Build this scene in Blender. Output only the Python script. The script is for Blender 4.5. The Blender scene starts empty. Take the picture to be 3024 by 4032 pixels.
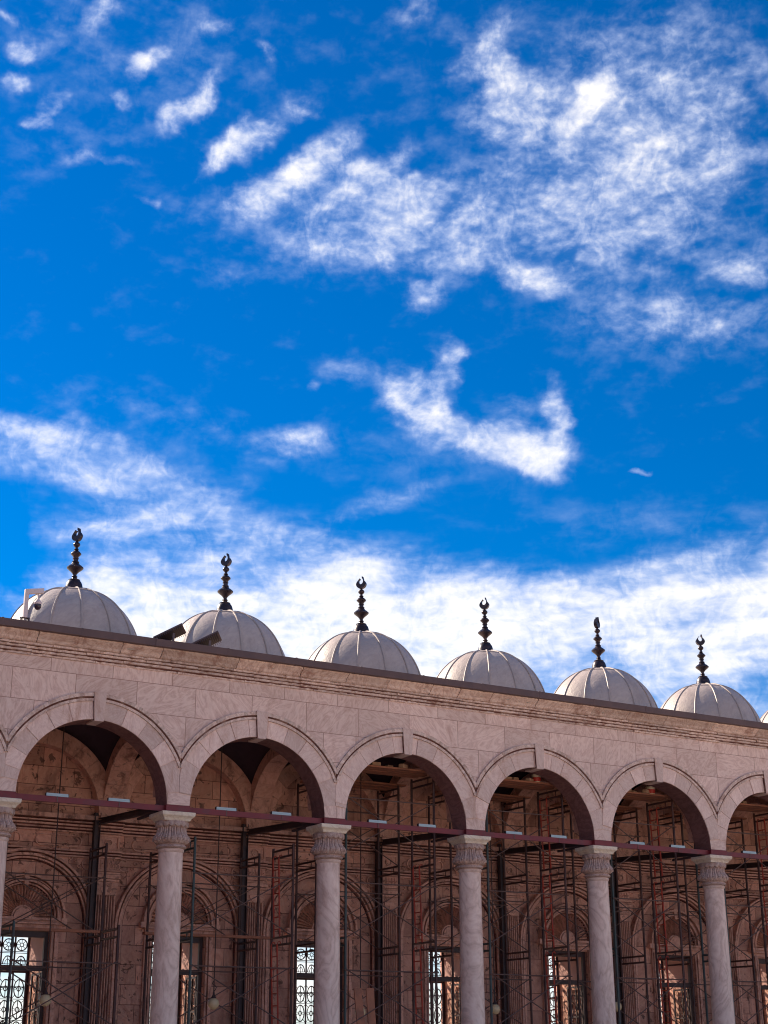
import bpy, bmesh, math, random
from mathutils import Vector, Matrix
R = math.radians
PI = math.pi
rnd = random.Random(7)
sc = bpy.context.scene
col = sc.collection

# ------------------------------------------------------------------ camera
PITCH, YAW, ROLL = 0.345786, 0.532237, -0.0031967
fw = Vector((math.sin(YAW)*math.cos(PITCH), math.cos(YAW)*math.cos(PITCH), math.sin(PITCH)))
r_ = Vector((math.cos(YAW), -math.sin(YAW), 0)); u_ = r_.cross(fw)
r2 = r_*math.cos(ROLL)+u_*math.sin(ROLL); u2 = -r_*math.sin(ROLL)+u_*math.cos(ROLL)
camd = bpy.data.cameras.new('camera'); cam = bpy.data.objects.new('camera', camd); col.objects.link(cam)
M = Matrix((r2, u2, -fw)).transposed().to_4x4(); M.translation = Vector((-10.5072, -35.7489, 1.65))
cam.matrix_world = M
camd.sensor_fit = 'VERTICAL'; camd.sensor_height = 36; camd.sensor_width = 27
camd.lens = 5965.45/4032*36; camd.clip_end = 3000; camd.clip_start = 0.1
sc.camera = cam

# ------------------------------------------------------------------ light
sc.view_settings.view_transform = 'Standard'; sc.view_settings.look = 'None'
sc.view_settings.exposure = 1.0; sc.view_settings.gamma = 1
sunv = Vector((-0.62, 1.3, 0.99)).normalized()
sl = bpy.data.lights.new('sun', 'SUN'); sl.energy = 5.0; sl.angle = R(0.53); sl.color = (1.0, 0.87, 0.70)
so = bpy.data.objects.new('sun', sl); col.objects.link(so)
so.rotation_euler = (-sunv).to_track_quat('-Z', 'Y').to_euler()

world = bpy.data.worlds.new("World"); sc.world = world; world.use_nodes = True
W = world.node_tree; WN, WL = W.nodes, W.links
BLOBS=[(12.71,35.69,0.41,0.77,1.48,0.95),(12.73,34.5,0.42,0.64,1.49,0.95),(13.5,33.28,0.75,0.26,-0.2,0.6),(14.04,33.93,0.77,0.29,0.78,0.4),
(16.02,37.48,1.31,0.52,0.65,0.5),(12.05,37.08,0.32,0.51,1.3,0.4),(17.48,35.81,0.58,0.5,0.9,1.1),(16.72,34.58,0.32,0.26,0.1,0.5),
(19.43,34.56,1.64,0.51,0.79,1.15),(21.21,33.29,2.07,0.74,0.63,1.5),(23.73,34.76,0.53,0.89,1.21,0.55),(15.8,32.31,1.38,0.36,0.27,0.42),
(17.95,31.2,0.38,0.27,0.08,0.4),(23.51,32.41,3.33,0.85,0.57,1.1),(25.73,32.02,2.88,0.82,0.56,0.9),(27.59,31.44,1.93,0.85,0.4,0.85),
(25.3,29.87,3.67,0.94,-0.01,0.38),(28.99,30.44,4.52,1.88,0.29,0.5),(22.41,36.57,0.52,0.38,-0.6,0.45),(20.28,37.32,1.09,0.56,0.37,0.35),
(27.84,38.0,1.11,0.64,0.13,0.4),(31.81,35.46,1.26,0.97,-0.06,0.75),(34.65,34.21,1.97,0.63,0.87,1.15),(31.94,34.32,2.14,1.15,-0.07,0.55),
(31.04,36.87,1.85,0.79,0.75,0.65),(34.01,33.03,5.53,4.1,0.56,0.28),(38.17,34.73,4.44,3.57,-0.15,0.3),(35.6,30.57,4.66,2.55,0.4,0.3),
(32.23,28.45,1.71,0.82,-0.32,0.55),(28.42,27.81,1.38,0.72,0.32,0.55),(40.35,28.03,1.44,0.75,0.13,0.65),(37.83,26.3,4.19,1.19,-0.12,0.45),
(29.83,29.23,2.94,1.02,-0.05,0.3),(27.87,24.1,2.06,0.99,-0.94,0.85),(28.97,24.61,0.71,1.3,0.16,0.75),(29.86,22.84,2.11,0.82,-0.65,0.95),
(31.66,22.17,1.98,0.9,-0.23,1.25),(32.78,21.42,1.22,0.7,-0.05,1.0),(33.02,23.24,0.59,1.65,0.09,0.85),(29.44,25.46,0.41,1.08,0.15,0.75),
(31.88,23.81,1.0,1.04,-0.05,0.3),(23.69,22.51,2.0,0.78,0.2,0.5),(24.33,24.63,0.37,0.24,0.02,0.45),(25.59,25.32,0.94,1.03,-0.71,0.35),
(35.84,20.99,0.38,0.1,-0.07,0.7),(15.43,21.46,4.17,1.28,-0.16,0.62),(19.33,20.43,4.23,1.64,-0.23,0.6),(14.41,22.39,2.71,0.58,-0.06,0.5),
(26.85,20.27,2.31,0.49,0.27,0.42),(17.01,18.91,3.18,1.03,0.05,0.6),(21.14,14.78,7.91,3.09,0.01,1.9),(25.71,17.64,5.32,1.57,-0.13,0.65),
(17.6,16.88,4.15,1.54,0.33,0.7),(30.79,14.79,7.43,2.76,-0.12,1.6),(38.74,15.27,4.17,3.19,0.11,1.8),(34.32,16.4,4.05,1.38,0.13,0.6),
(23.1,18.83,3.28,0.96,0.29,0.35),(27.95,15.89,4.77,1.91,-0.02,0.8),(34.2,13.82,2.0,1.03,-0.05,-0.75),(36.27,15.08,1.68,0.85,-0.06,-0.4),
(13.97,18.0,0.92,1.86,0.27,-0.7),(18.18,36.04,7.65,3.07,0.2,0.2),(30.02,36.51,5.37,2.64,0.24,0.14),(36.5,31.15,6.33,7.28,0.04,0.26),
(24.59,30.79,5.81,2.04,0.32,0.2),(19.68,31.08,2.79,1.0,0.05,0.16),(18.55,23.16,6.94,1.04,-0.11,0.2),(28.84,21.64,6.87,2.1,-0.05,0.16),
(35.25,19.11,5.92,1.04,0.01,0.2),(22.2,28.68,4.16,0.85,0.02,0.13),(38.63,32.07,4.34,5.48,-0.15,0.16),(13.35,36.58,2.79,1.74,0.59,0.16),
(14.6,32.41,3.47,1.14,0.27,0.14)]


def nd(t, ty, **kw):
    n = t.nodes.new(ty)
    for k, v in kw.items():
        if k.startswith('i_'):
            n.inputs[int(k[2:])].default_value = v
        else: setattr(n, k, v)
    return n
def math_(t, op, a, b=None, c=None, clamp=False):
    n = t.nodes.new('ShaderNodeMath'); n.operation = op; n.use_clamp = clamp
    for i, v in enumerate((a, b, c)):
        if v is None: continue
        if isinstance(v, (int, float)): n.inputs[i].default_value = v
        else: t.links.new(v, n.inputs[i])
    return n.outputs[0]
def mixc(t, fac, a, b, mode='MIX'):
    n = t.nodes.new('ShaderNodeMix'); n.data_type = 'RGBA'; n.blend_type = mode; n.clamp_factor = True
    for i, v in ((0, fac), (6, a), (7, b)):
        if isinstance(v, (int, float)): n.inputs[i].default_value = v
        elif isinstance(v, tuple): n.inputs[i].default_value = (*v, 1) if len(v) == 3 else v
        else: t.links.new(v, n.inputs[i])
    return n.outputs[2]
def noise(t, vec, scale, detail=4, rough=.5, dist=0, w=None, lac=2.0):
    n = t.nodes.new('ShaderNodeTexNoise')
    if w is not None: n.noise_dimensions = '4D'; t.links.new(w, n.inputs['W'])
    if vec is not None: t.links.new(vec, n.inputs['Vector'])
    n.inputs['Scale'].default_value = scale; n.inputs['Detail'].default_value = detail
    n.inputs['Roughness'].default_value = rough; n.inputs['Distortion'].default_value = dist
    n.inputs['Lacunarity'].default_value = lac
    return n.outputs['Fac']
def smooth(t, v, a, b, lo=0., hi=1.):
    n = t.nodes.new('ShaderNodeMapRange'); n.interpolation_type = 'SMOOTHSTEP'
    t.links.new(v, n.inputs[0])
    for i, x in enumerate((a, b, lo, hi)): n.inputs[i+1].default_value = x
    return n.outputs[0]
def vscale(t, vec, s):
    n = t.nodes.new('ShaderNodeVectorMath'); n.operation = 'MULTIPLY'
    t.links.new(vec, n.inputs[0]); n.inputs[1].default_value = s
    return n.outputs[0]

def build_world():
    t = W
    sky = nd(t, 'ShaderNodeTexSky', sky_type='NISHITA', sun_disc=False)
    sky.sun_elevation = math.asin(sunv.z); sky.sun_rotation = math.atan2(sunv.x, sunv.y)
    sky.altitude = 200; sky.air_density = 1.0; sky.dust_density = 0.3; sky.ozone_density = 3.0
    tc = nd(t, 'ShaderNodeTexCoord'); sp = nd(t, 'ShaderNodeSeparateXYZ'); WL.new(tc.outputs['Generated'], sp.inputs[0])
    az = math_(t, 'MULTIPLY', math_(t, 'ARCTAN2', sp.outputs[0], sp.outputs[1]), 57.29578*.88)
    el = math_(t, 'MULTIPLY', math_(t, 'ARCSINE', math_(t, 'MAXIMUM', math_(t, 'MINIMUM', sp.outputs[2], 1.0), -1.0)), 57.29578)
    cb = nd(t, 'ShaderNodeCombineXYZ'); WL.new(az, cb.inputs[0]); WL.new(el, cb.inputs[1])
    P = cb.outputs[0]
    # gently warp the plane so that the cloud banks have ragged outlines
    wn = nd(t, 'ShaderNodeTexNoise'); WL.new(P, wn.inputs['Vector']); wn.inputs['Scale'].default_value = .45
    wn.inputs['Detail'].default_value = 5
    wo = nd(t, 'ShaderNodeVectorMath', operation='SUBTRACT'); WL.new(wn.outputs['Color'], wo.inputs[0]); wo.inputs[1].default_value = (.5, .5, .5)
    ws = vscale(t, wo.outputs[0], (2.6, 1.8, 0))
    wa = nd(t, 'ShaderNodeVectorMath', operation='ADD'); WL.new(P, wa.inputs[0]); WL.new(ws, wa.inputs[1])
    PW = wa.outputs[0]
    acc = None
    for (cx, cy, rx, ry, an, amp) in BLOBS:
        m = nd(t, 'ShaderNodeMapping', vector_type='TEXTURE'); WL.new(PW, m.inputs[0])
        m.inputs[1].default_value = (cx, cy, 0); m.inputs[2].default_value = (0, 0, an); m.inputs[3].default_value = (rx*1.35, ry*1.35, 1)
        l = nd(t, 'ShaderNodeVectorMath', operation='LENGTH'); WL.new(m.outputs[0], l.inputs[0])
        v = smooth(t, l.outputs['Value'], 0.0, 1.0, amp, 0.0)
        acc = v if acc is None else math_(t, 'ADD', acc, v)
    # the rest of the sky round the courtyard carries loose cloud too; white towards the horizon
    az_out = math_(t, 'ABSOLUTE', math_(t, 'SUBTRACT', az, 27.0))
    out = smooth(t, az_out, 22.0, 60.0, 0.0, .42)
    high = smooth(t, el, 42.0, 60.0, 0.0, .3)
    low = smooth(t, el, 7.0, 14.0, 1.6, 0.0)
    acc = math_(t, 'ADD', acc, math_(t, 'MAXIMUM', out, high)); acc = math_(t, 'ADD', acc, low)
    acc = math_(t, 'MULTIPLY', math_(t, 'TANH', math_(t, 'MULTIPLY', acc, .64)), 1.62)
    # cloud texture
    rot = nd(t, 'ShaderNodeMapping'); WL.new(P, rot.inputs[0]); rot.inputs[2].default_value = (0, 0, R(-62)); rot.inputs[3].default_value = (1.0, 1.75, 1)
    rot2 = nd(t, 'ShaderNodeMapping'); WL.new(P, rot2.inputs[0]); rot2.inputs[2].default_value = (0, 0, R(8)); rot2.inputs[3].default_value = (.62, 1.45, 1)
    lowb = smooth(t, el, 19.0, 23.5, 1.0, 0.0)
    def two(sc_, de, ro, di):
        a_ = noise(t, rot.outputs[0], sc_, de, ro, di); b_ = noise(t, rot2.outputs[0], sc_, de, ro, di)
        return math_(t, 'ADD', math_(t, 'MULTIPLY', a_, math_(t, 'SUBTRACT', 1.0, lowb)), math_(t, 'MULTIPLY', b_, lowb))
    n1 = two(.62, 8, .53, .05)
    n2 = two(2.1, 5, .52, .12)
    n3 = noise(t, P, .28, 3, .5)
    cellv = nd(t, 'ShaderNodeMapping'); WL.new(wa.outputs[0], cellv.inputs[0]); cellv.inputs[2].default_value = (0, 0, R(12)); cellv.inputs[3].default_value = (1.25, .8, 1)
    n4 = noise(t, cellv.outputs[0], 2.9, 3, .5, .1)
    tex = math_(t, 'ADD', math_(t, 'MULTIPLY', math_(t, 'SUBTRACT', n1, .5), 2.6), math_(t, 'MULTIPLY', math_(t, 'SUBTRACT', n2, .5), 1.1))
    tex = math_(t, 'ADD', tex, math_(t, 'MULTIPLY', math_(t, 'SUBTRACT', n3, .5), .5))
    tex = math_(t, 'ADD', tex, math_(t, 'MULTIPLY', math_(t, 'SUBTRACT', n4, .5), .95))
    d = math_(t, 'ADD', acc, math_(t, 'MULTIPLY', tex, smooth(t, acc, 0.0, .6, .22, 1.0)))
    a = smooth(t, d, .02, 2.15)
    veil = smooth(t, math_(t, 'ADD', acc, math_(t, 'MULTIPLY', math_(t, 'SUBTRACT', n1, .5), 1.2)), .05, 1.3, 0.0, .30)
    a = math_(t, 'ADD', math_(t, 'MULTIPLY', a, math_(t, 'SUBTRACT', 1.0, veil)), veil)
    # blue of the sky: deep overhead, paler and more cyan to the lower left
    hs = nd(t, 'ShaderNodeHueSaturation'); WL.new(sky.outputs[0], hs.inputs['Color'])
    hs.inputs['Hue'].default_value = SKY_HUE; hs.inputs['Saturation'].default_value = SKY_SAT; hs.inputs['Value'].default_value = SKY_VAL
    skyc = mixc(t, 1.0, hs.outputs[0], SKY_TINT, 'MULTIPLY')
    cl = mixc(t, n3, CLOUD_A, CLOUD_B)
    cl = mixc(t, smooth(t, a, .15, .85), (5.1, 5.7, 7.4), cl)
    c = mixc(t, a, skyc, cl)
    bg = WN['Background']; WL.new(c, bg.inputs[0]); bg.inputs[1].default_value = 0.088
SKY_HUE, SKY_SAT, SKY_VAL = .5, 1.75, .76
SKY_TINT = (.6, .83, 1.0)
CLOUD_A, CLOUD_B = (6.5, 6.45, 6.6), (7.4, 7.1, 6.85)
build_world()
sc.cycles.filter_width = 1.1; sc.cycles.max_bounces = 6; sc.cycles.diffuse_bounces = 4

# ------------------------------------------------------------------ materials
def base_mat(name):
    m = bpy.data.materials.new(name); m.use_nodes = True
    t = m.node_tree; b = t.nodes['Principled BSDF']
    return m, t, b
def ramp(t, fac, stops):
    n = t.nodes.new('ShaderNodeValToRGB'); e = n.color_ramp.elements
    while len(e) < len(stops): e.new(.5)
    for k, (p, c) in enumerate(stops):
        e[k].position = p; e[k].color = (*c, 1)
    t.links.new(fac, n.inputs[0]); return n.outputs[0]
def stone(name, c_dark, c_mid, c_lite, vein=1.0, stain=(.2, .09, .06), stain_amt=.35, stain_scale=1.3, chips=.0, rough=.6, zs=2.6, tonev=.36, vc=1.0,
          brick=None, bump=.25, island=.0, drip=0., joint=(.28, .14, .10)):
    m, t, b = base_mat(name); L = t.links
    geo = nd(t, 'ShaderNodeNewGeometry'); P = geo.outputs['Position']
    sp = nd(t, 'ShaderNodeSeparateXYZ'); L.new(P, sp.inputs[0])
    rndv = geo.outputs['Random Per Island']; mort = None
    if brick:
        bw, rh, off, zoff = brick
        cx = nd(t, 'ShaderNodeCombineXYZ'); L.new(math_(t, 'ADD', sp.outputs[0], sp.outputs[1]), cx.inputs[0]); L.new(math_(t, 'ADD', sp.outputs[2], zoff), cx.inputs[1])
        br = nd(t, 'ShaderNodeTexBrick', offset=off, offset_frequency=2, squash=.62, squash_frequency=3); L.new(cx.outputs[0], br.inputs['Vector'])
        br.inputs['Color1'].default_value = (0, 0, 0, 1); br.inputs['Color2'].default_value = (1, 1, 1, 1); br.inputs['Mortar'].default_value = (.5, .5, .5, 1)
        br.inputs['Scale'].default_value = 1; br.inputs['Mortar Size'].default_value = .009; br.inputs['Mortar Smooth'].default_value = .25
        br.inputs['Brick Width'].default_value = bw; br.inputs['Row Height'].default_value = rh; br.inputs['Bias'].default_value = 0
        sx = nd(t, 'ShaderNodeSeparateColor'); L.new(br.outputs['Color'], sx.inputs[0]); rndv = sx.outputs[0]; mort = br.outputs['Fac']
    w = math_(t, 'MULTIPLY', rndv, 37.0)
    # every block is cut from another piece of rock: rotate the banding by its random number
    vr = nd(t, 'ShaderNodeVectorRotate', rotation_type='Y_AXIS'); L.new(P, vr.inputs['Vector']); L.new(math_(t, 'MULTIPLY', rndv, 9.0), vr.inputs['Angle'])
    st = vscale(t, vr.outputs[0], (1.0, 1.0, zs))
    n = noise(t, st, 1.05*vein, 7, .55, 1.6, w)
    bands = math_(t, 'FRACT', math_(t, 'MULTIPLY', n, 7.0))
    bands = math_(t, 'ABSOLUTE', math_(t, 'SUBTRACT', math_(t, 'MULTIPLY', bands, 2.0), 1.0))
    band2 = noise(t, st, 5*vein, 5, .6, 1.0, w)
    f = math_(t, 'ADD', math_(t, 'ADD', math_(t, 'MULTIPLY', math_(t, 'SUBTRACT', bands, .5), .34*vc), .5*.5), math_(t, 'MULTIPLY', band2, .5))
    c = ramp(t, f, [(.22, c_dark), (.5, c_mid), (.78, c_lite)])
    thin = smooth(t, bands, .0, .10, 1.0, 0.0)
    c = mixc(t, math_(t, 'MULTIPLY', thin, .4*vc), c, c_dark)
    # block to block tone
    tone = math_(t, 'ADD', math_(t, 'MULTIPLY', math_(t, 'FRACT', math_(t, 'MULTIPLY', rndv, 7.31)), tonev), 1-tonev*.55)
    vt = nd(t, 'ShaderNodeCombineColor'); 
    for k in range(3): L.new(tone, vt.inputs[k])
    c = mixc(t, 1.0, c, vt.outputs[0], 'MULTIPLY')
    big = noise(t, P, .55, 4, .6)
    c = mixc(t, smooth(t, big, .45, .75, 0, .35), c, tuple(x*.72 for x in c_mid))
    # iron-brown stains and flaking
    sv = vscale(t, P, (1, 1, .55))
    s = noise(t, sv, stain_scale, 9, .68, .4)
    sm = smooth(t, s, .52, .70, 0, stain_amt)
    c = mixc(t, sm, c, stain)
    if drip:
        dv = vscale(t, P, (3.5, 3.5, .35)); dn = noise(t, dv, 1.6, 6, .6)
        c = mixc(t, smooth(t, dn, .55, .72, 0, drip), c, stain)
    if chips:
        ch = noise(t, P, 5.5, 6, .65, .6); ch2 = noise(t, P, .9, 3, .5)
        cm = math_(t, 'MULTIPLY', smooth(t, ch, .565, .62), smooth(t, ch2, .36, .54))
        c = mixc(t, math_(t, 'MULTIPLY', cm, chips), c, tuple(x*.2 for x in c_mid))
    if mort is not None:
        c = mixc(t, math_(t, 'MULTIPLY', mort, .85), c, joint)
    L.new(c, b.inputs['Base Color'])
    rr = noise(t, P, 6, 4); L.new(math_(t, 'ADD', math_(t, 'MULTIPLY', rr, .3), rough-.15), b.inputs['Roughness'])
    b.inputs['Specular IOR Level'].default_value = .3
    h = math_(t, 'ADD', noise(t, P, 9, 8, .65), math_(t, 'MULTIPLY', noise(t, P, 2.2, 5, .6), .8))
    if mort is not None: h = math_(t, 'SUBTRACT', h, math_(t, 'MULTIPLY', mort, .9))
    if chips: h = math_(t, 'SUBTRACT', h, cm)
    bp = nd(t, 'ShaderNodeBump'); bp.inputs['Strength'].default_value = bump; bp.inputs['Distance'].default_value = .03
    L.new(h, bp.inputs['Height']); L.new(bp.outputs[0], b.inputs['Normal'])
    return m
def plain(name, c, rough=.6, metal=0., var=.25, scale=6, bump=.1, c2=None, amt=.5, spec=.4):
    m, t, b = base_mat(name); L = t.links
    tc = nd(t, 'ShaderNodeNewGeometry'); P = tc.outputs['Position']
    n = noise(t, P, scale, 6, .6)
    lo = tuple(x*(1-var) for x in c); hi = tuple(min(1, x*(1+var)) for x in c)
    cc = mixc(t, n, lo, hi)
    if c2: cc = mixc(t, smooth(t, noise(t, P, scale*.6, 7, .65), .5, .62, 0, amt), cc, c2)
    L.new(cc, b.inputs['Base Color']); b.inputs['Roughness'].default_value = rough; b.inputs['Metallic'].default_value = metal
    b.inputs['Specular IOR Level'].default_value = spec
    if bump:
        bp = nd(t, 'ShaderNodeBump'); bp.inputs['Strength'].default_value = bump; bp.inputs['Distance'].default_value = .01
        L.new(noise(t, P, scale*3, 5, .6), bp.inputs['Height']); L.new(bp.outputs[0], b.inputs['Normal'])
    return m
A_D, A_M, A_L = (.56, .355, .29), (.705, .49, .40), (.79, .59, .495)
M_FAC = stone('alabaster wall', A_D, A_M, A_L, tonev=.16, vc=1.0, brick=(1.62, .775, .41, .16), stain_amt=.42, stain=(.40, .22, .16), vein=.9)
M_VOUS = stone('alabaster voussoir', A_D, (.69, .485, .40), (.80, .61, .51), stain_amt=.5, stain=(.36, .16, .09), vein=1.2, drip=.42, vc=.6)
M_MOLD = stone('alabaster moulding', (.46, .28, .21), (.64, .45, .36), (.74, .56, .46), stain=(.24, .085, .05), stain_amt=.7, stain_scale=2.2, vein=1.2, drip=.3, bump=.5)
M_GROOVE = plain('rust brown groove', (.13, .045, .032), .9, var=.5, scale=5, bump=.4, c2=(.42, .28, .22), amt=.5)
M_COL = stone('veined column marble', (.51, .33, .265), (.68, .475, .385), (.77, .58, .48), vc=1.0, stain_amt=.5, stain=(.36, .2, .15), vein=1.0, zs=.55, rough=.42, bump=.1)
M_CAP = stone('capital marble', (.30, .18, .145), (.47, .31, .25), (.60, .43, .35), stain=(.22, .10, .06), stain_amt=.5, vein=1.5, bump=.3, drip=.3)
M_ABA = stone('abacus marble', (.64, .48, .37), (.80, .65, .49), (.86, .73, .57), stain=(.5, .3, .18), stain_amt=.35, vein=1.5, bump=.3)
I_D, I_M, I_L = (.35, .135, .09), (.57, .275, .19), (.68, .41, .29)
M_INT = stone('weathered gallery stone', I_D, I_M, I_L, brick=(1.05, .52, .5, .1), stain=(.13, .05, .04), stain_amt=.55, chips=.85, vc=.35, tonev=.5, vein=.5, bump=.6, joint=(.07, .02, .015))
M_INM = stone('gallery moulding stone', I_D, (.62, .315, .225), (.72, .44, .33), stain=(.11, .03, .02), stain_amt=.65, stain_scale=2.5, chips=.5, vc=.3, vein=.8, bump=.6)
M_SOF = stone('shade-darkened soffit stone', (.13, .055, .05), (.19, .085, .075), (.24, .115, .10), stain_amt=.4, stain=(.08, .035, .03), vein=.8, bump=.3)  # wall stone darkened so the colour holds the shade under the arches
M_VAULT = plain('smoke-dark vault plaster', (.06, .03, .038), .9, var=.35, scale=1.5, c2=(.035, .018, .022), amt=.6)  # dark plaster tone over the whole vault, with darker patches
M_DOME = stone('dome lead plaster', (.33, .26, .235), (.45, .36, .32), (.58, .465, .38), vc=.15, stain=(.27, .205, .185), stain_amt=.55, stain_scale=.8, drip=.3, bump=.45, vein=.6, rough=.5)
M_SEAM = plain('dome seam', (.40, .32, .28), .5, var=.25, scale=4)
M_FIN = plain('dark finial metal', (.024, .014, .02), .35, metal=.4, var=.4, scale=7, c2=(.09, .05, .045), amt=.5, spec=.5)
M_GUT = plain('gutter sheet', (.11, .062, .056), .6, var=.3, scale=2.5, c2=(.09, .05, .05), amt=.5)
M_ROOF = plain('roof screed', (.42, .35, .29), .9)
M_RED = plain('red oxide steel', (.16, .014, .02), .5, var=.3, scale=3, c2=(.10, .03, .035), amt=.5)
M_DKST = plain('dark steel', (.045, .026, .028), .6, var=.4, scale=4, c2=(.10, .045, .035), amt=.4)
M_TUBE = plain('scaffold tube', (.062, .026, .022), .55, var=.5, scale=3, c2=(.11, .045, .035), amt=.7)
M_TUBG = plain('green scaffold tube', (.035, .055, .055), .5, var=.5, scale=3, c2=(.07, .04, .035), amt=.6)
M_BRACE = plain('galvanised brace', (.10, .055, .045), .5, var=.4, scale=3, c2=(.13, .05, .035), amt=.6)
M_LAD = plain('red ladder paint', (.42, .045, .02), .55, var=.35, scale=4, c2=(.16, .05, .035), amt=.5)
M_TIMB = plain('reddish timber', (.32, .12, .065), .8, var=.4, scale=4, bump=.4, c2=(.15, .07, .05), amt=.5)
M_WOOD = plain('dark joinery', (.045, .02, .018), .5, var=.3, scale=5)
M_SHUT = plain('window panel', (.42, .22, .18), .6, var=.3, scale=3)
M_GRIL = plain('iron grille', (.035, .012, .03), .5, var=.3)
M_LAMP = plain('lamp housing', (.36, .45, .46), .45, var=.1)
M_GLOBE = plain('opal globe', (.60, .44, .25), .25, var=.12, scale=5, bump=0)
M_ROD = plain('pendant rod', (.05, .025, .02), .6)
M_CAMW = plain('camera enclosure', (.62, .50, .48), .5, var=.1)
M_CAMD = plain('camera dome', (.03, .015, .03), .15)
M_FLOOD = plain('floodlight casting', (.09, .055, .055), .45, var=.3)
M_GLASS = plain('floodlight glass', (.03, .04, .08), .1)
M_BUCK = plain('white bucket', (.75, .62, .42), .5, var=.1)
M_BUCR = plain('red bucket label', (.45, .03, .02), .5)
M_BLOCK = plain('rubble block', (.42, .25, .16), .9, var=.3, bump=.5)
M_GND = plain('courtyard paving', (.70, .55, .42), .7, var=.12, scale=.8)
M_IGRV = plain('gallery groove shade', (.085, .022, .016), .95, var=.5, scale=4, bump=.4, c2=(.22, .09, .07), amt=.5)  # shade of the recesses put into the colour, to strengthen the relief

# ------------------------------------------------------------------ geometry helpers
class MB:
    def __init__(s): s.v = []; s.f = []; s.mi = []; s.cur = 0
    def add(s, vs, fs):
        o = len(s.v); s.v += [tuple(v) for v in vs]
        for f in fs: s.f.append([o+i for i in f]); s.mi.append(s.cur)
        return s
    def box(s, x0, x1, y0, y1, z0, z1):
        return s.add([(x, y, z) for z in (z0, z1) for y in (y0, y1) for x in (x0, x1)],
                     [(0, 2, 3, 1), (4, 5, 7, 6), (0, 1, 5, 4), (2, 6, 7, 3), (0, 4, 6, 2), (1, 3, 7, 5)])
    def tube(s, a, b, r, n=8, r1=None):
        a, b = Vector(a), Vector(b); d = (b-a).normalized()
        u = d.orthogonal().normalized(); w = d.cross(u); r1 = r if r1 is None else r1
        vs = [a+(u*math.cos(2*PI*k/n)+w*math.sin(2*PI*k/n))*r for k in range(n)]+[b+(u*math.cos(2*PI*k/n)+w*math.sin(2*PI*k/n))*r1 for k in range(n)]
        fs = [(k, (k+1) % n, n+(k+1) % n, n+k) for k in range(n)]+[tuple(range(n-1, -1, -1)), tuple(range(n, 2*n))]
        return s.add(vs, fs)
    def path(s, pts, r, n=5, closed=False):
        pts = [Vector(p) for p in pts]; m = len(pts)
        for k in range(m if closed else m-1): s.tube(pts[k], pts[(k+1) % m], r, n)
        return s
    def lathe(s, prof, n=24, c=(0, 0, 0), rf=None, zf=None):
        vs = []
        for j, (z, r) in enumerate(prof):
            for k in range(n):
                a = 2*PI*k/n
                rr = r*(rf(a, z) if rf else 1); zz = z+(zf(a, z) if zf else 0)
                vs.append((c[0]+rr*math.cos(a), c[1]+rr*math.sin(a), c[2]+zz))
        fs = [(j*n+k, j*n+(k+1) % n, (j+1)*n+(k+1) % n, (j+1)*n+k) for j in range(len(prof)-1) for k in range(n)]
        fs += [tuple(range(n-1, -1, -1)), tuple(range((len(prof)-1)*n, len(prof)*n))]
        return s.add(vs, fs)
    def prism(s, poly, y0, y1, M=None):
        """closed polygon of (x,z) extruded along y (y0<y1)"""
        n = len(poly); vs = [(x, y0, z) for x, z in poly]+[(x, y1, z) for x, z in poly]
        if M: vs = [M @ Vector(v) for v in vs]
        fs = [tuple(range(n)), tuple(range(2*n-1, n-1, -1))]+[(k, n+k, n+(k+1) % n, (k+1) % n) for k in range(n)]
        return s.add(vs, fs)
    def build(s, name, mats, parent=None, smooth=False, bevel=0, loc=None):
        me = bpy.data.meshes.new(name); me.from_pydata(s.v, [], s.f)
        if not isinstance(mats, (list, tuple)): mats = [mats]
        for m in mats: me.materials.append(m)
        for p, mi in zip(me.polygons, s.mi): p.material_index = mi; p.use_smooth = smooth
        bm = bmesh.new(); bm.from_mesh(me); bmesh.ops.recalc_face_normals(bm, faces=bm.faces); bm.to_mesh(me); bm.free()
        if smooth: me.set_sharp_from_angle(angle=R(38))
        o = bpy.data.objects.new(name, me); col.objects.link(o)
        if parent: o.parent = parent
        if loc: o.location = loc
        if bevel:
            b = o.modifiers.new('bevel', 'BEVEL'); b.width = bevel; b.segments = 2; b.limit_method = 'ANGLE'; b.angle_limit = R(40)
        return o
def tag(o, label=None, cat=None, group=None, kind=None):
    for k, v in (('label', label), ('category', cat), ('group', group), ('kind', kind)):
        if v: o[k] = v
    return o
def empty(name, loc=(0, 0, 0), rz=0):
    o = bpy.data.objects.new(name, None); col.objects.link(o); o.location = loc; o.rotation_euler = (0, 0, rz)
    o.empty_display_size = .2
    return o
def kids(o): return [c for c in list(bpy.data.objects) if c.parent == o]
def copy_tree(o, parent=None):
    c = o.copy(); col.objects.link(c)
    if parent: c.parent = parent
    for ch in kids(o): copy_tree(ch, c)
    return c

S = 4.5; I0, I1 = -3, 8            # bays I0..I1-1
# ------------------------------------------------------------------ ground
g = MB(); g.add([(-600, -600, 0), (600, -600, 0), (600, 600, 0), (-600, 600, 0)], [(0, 1, 2, 3)])
tag(g.build('ground', M_GND), 'pale stone paving of the courtyard in front of the arcade', 'ground', kind='structure')

bld = tag(empty('arcade_building', (0, 0, 0)), 'long pink stone arcade with round arches, marble columns and a row of small white domes', 'building')
ZS = 7.66; RI = 1.94; TH = .72; ZT = 11.02
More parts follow.
